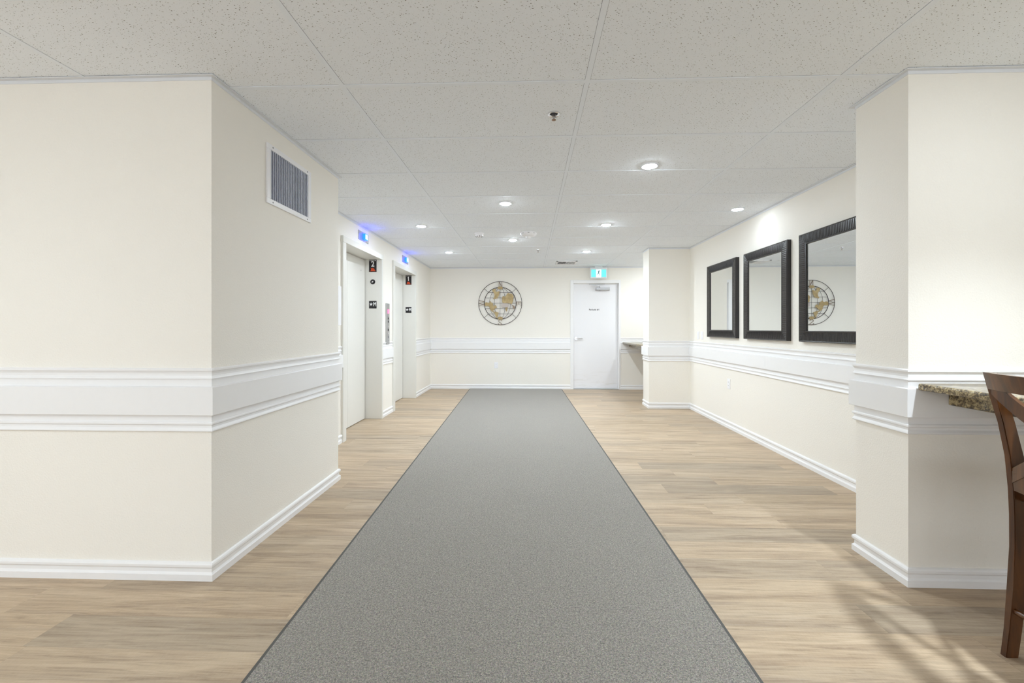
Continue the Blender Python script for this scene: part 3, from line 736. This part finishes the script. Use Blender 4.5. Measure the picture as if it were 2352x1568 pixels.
# ------------------------------------------------------------------ counters
def counter(label, x0, x1, ya, yb, zt, xa):
    t = thing('countertop', label, 'counter', (x0, yb, zt))
    bm = B(x0, x1, ya, yb, zt - .032, zt, bev=.009, seg=3); obj('top_slab', bm, 'granite', t, smooth=True)
    bm = bmesh.new(); box(bm, xa, xa + .03, ya + .14, yb, zt - .100, zt - .031, bev=.004); obj('apron', bm, 'granite', t)
    for yy in (ya + .14,): obj('apron', B(xa + .03, x1 - .1, yy, yy + .03, zt - .100, zt - .031, bev=.004), 'granite', t)
    return t
counter('speckled brown laminate counter running out beside the front right pillar', 1.797, 2.75, -.4, 2.066, .955, 1.935)
counter('speckled laminate counter in the alcove between far door and rear pillar', 1.825, 2.80, 6.955, 8.576, .938, 1.955)

# ------------------------------------------------------------------ dining / counter chair
CY, CX = 1.645, 1.748            # far rear leg near-face foot corner
t = thing('counter_chair', 'dark cherry wood cross back chair drawn up to the near counter, right edge', 'chair', (1.98, 1.43, 0))
prof_l = [(0.000, 0), (.012, .10), (.024, .25), (.031, .40), (.0305, .52), (.026, .62), (.014, .74), (-.010, .86), (-.038, .96), (-.062, 1.045)]
def legbm(y0, th):
    bm = bmesh.new(); R = []
    for i, (dx, z) in enumerate(prof_l):
        w = .046 if z < .3 else (.052 if z < .7 else .052 - (z - .7) * .05)
        if z == 0: w = .044
        R.append([bm.verts.new((CX + dx, y0, z)), bm.verts.new((CX + dx + w, y0, z)), bm.verts.new((CX + dx + w, y0 + th, z)), bm.verts.new((CX + dx, y0 + th, z))])
    for a, b in zip(R, R[1:]):
        for i in range(4): j = (i + 1) % 4; bm.faces.new((a[i], a[j], b[j], b[i]))
    bm.faces.new(R[0]); bm.faces.new(R[-1])
    es = [e_ for e_ in bm.edges if abs(e_.verts[0].co.z - e_.verts[1].co.z) > .01]
    bmesh.ops.bevel(bm, geom=es, offset=.0022, segments=2, affect='EDGES'); return bm
WID = .46; TH = .022
obj('leg', legbm(CY, TH), 'wood', t, smooth=True); obj('leg', legbm(CY - WID, TH), 'wood', t, smooth=True)
def front_leg(y0):
    bm = bmesh.new(); xx = CX + .43
    for z0, z1, w0, w1 in ((0, .62, .032, .042),):
        a = [bm.verts.new((xx + sx * w0 / 2, y0 + TH / 2 + sy * w0 / 2, z0)) for sx, sy in ((-1, -1), (1, -1), (1, 1), (-1, 1))]
        b = [bm.verts.new((xx + sx * w1 / 2, y0 + TH / 2 + sy * w1 / 2, z1)) for sx, sy in ((-1, -1), (1, -1), (1, 1), (-1, 1))]
        bm.faces.new(a); bm.faces.new(b)
        for i in range(4): j = (i + 1) % 4; bm.faces.new((a[i], a[j], b[j], b[i]))
    return bm
obj('leg', front_leg(CY), 'wood', t); obj('leg', front_leg(CY - WID), 'wood', t)
def bxat(z):
    for (a, za), (b, zb) in zip(prof_l, prof_l[1:]):
        if z <= zb: return CX + a + (b - a) * (z - za) / (zb - za)
    return CX + prof_l[-1][0]
YA, YB = CY + TH, CY - WID
def bowed(z0, z1, bow, thick, ya=YA, yb=YB, n=16, arch=0):
    bm = bmesh.new(); R = []
    for i in range(n + 1):
        s = i / n; y = ya + (yb - ya) * s; b_ = bow * 4 * s * (1 - s)
        q = []
        for z in (z0, z1):
            zz = z + arch * 4 * s * (1 - s); xo = bxat(z) - b_
            q += [(xo, y, zz), (xo + thick, y, zz)]
        R.append([bm.verts.new(q[0]), bm.verts.new(q[1]), bm.verts.new(q[3]), bm.verts.new(q[2])])
    for a, b in zip(R, R[1:]):
        for i in range(4): j = (i + 1) % 4; bm.faces.new((a[i], a[j], b[j], b[i]))
    bm.faces.new(R[0]); bm.faces.new(R[-1]); return bm
obj('top_rail', bowed(.985, 1.047, .055, .022), 'wood', t, smooth=True)
obj('lower_back_rail', bowed(.615, .685, .03, .020, YA - TH, YB + TH), 'wood', t, smooth=True)
def diag(sgn):
    bm = bmesh.new(); R = []; n = 14
    for i in range(n + 1):
        s = i / n; z = .995 - s * .325; y = (YA - TH - s * (WID - TH)) if sgn > 0 else (YB + TH + s * (WID - TH))
        f_ = (YA - y) / (YA - YB); b_ = (.055 * (1 - s) + .03 * s) * 4 * f_ * (1 - f_)
        x = bxat(z) - b_ + .004 + (.0 if sgn > 0 else .001)
        R.append([bm.verts.new((x, y, z - .027)), bm.verts.new((x + .015, y, z - .027)), bm.verts.new((x + .015, y, z + .027)), bm.verts.new((x, y, z + .027))])
    for a, b in zip(R, R[1:]):
        for i in range(4): j = (i + 1) % 4; bm.faces.new((a[i], a[j], b[j], b[i]))
    bm.faces.new(R[0]); bm.faces.new(R[-1]); return bm
obj('cross_slat', diag(1), 'wood', t, smooth=True); obj('cross_slat', diag(-1), 'wood', t, smooth=True)
obj('seat', B(CX + .045, CX + .47, YB + .004, YA - .004, .575, .618, bev=.012, seg=3), 'wood', t, smooth=True)
obj('seat_rail', B(CX + .03, CX + .45, YB + .003, YB + .019, .53, .576), 'wood', t); obj('seat_rail', B(CX + .03, CX + .45, YA - .019, YA - .003, .53, .576), 'wood', t)
for y in (YB + .011, YA - .011):
    bm = bmesh.new(); tube(bm, [(CX + .04, y, .26), (CX + .43, y, .26)], .011, 10); obj('stretcher', bm, 'wood', t, smooth=True)
bm = bmesh.new(); tube(bm, [(CX + .035, YA - .02, .17), (CX + .035, YB + .02, .17)], .011, 10); obj('stretcher', bm, 'wood', t, smooth=True)
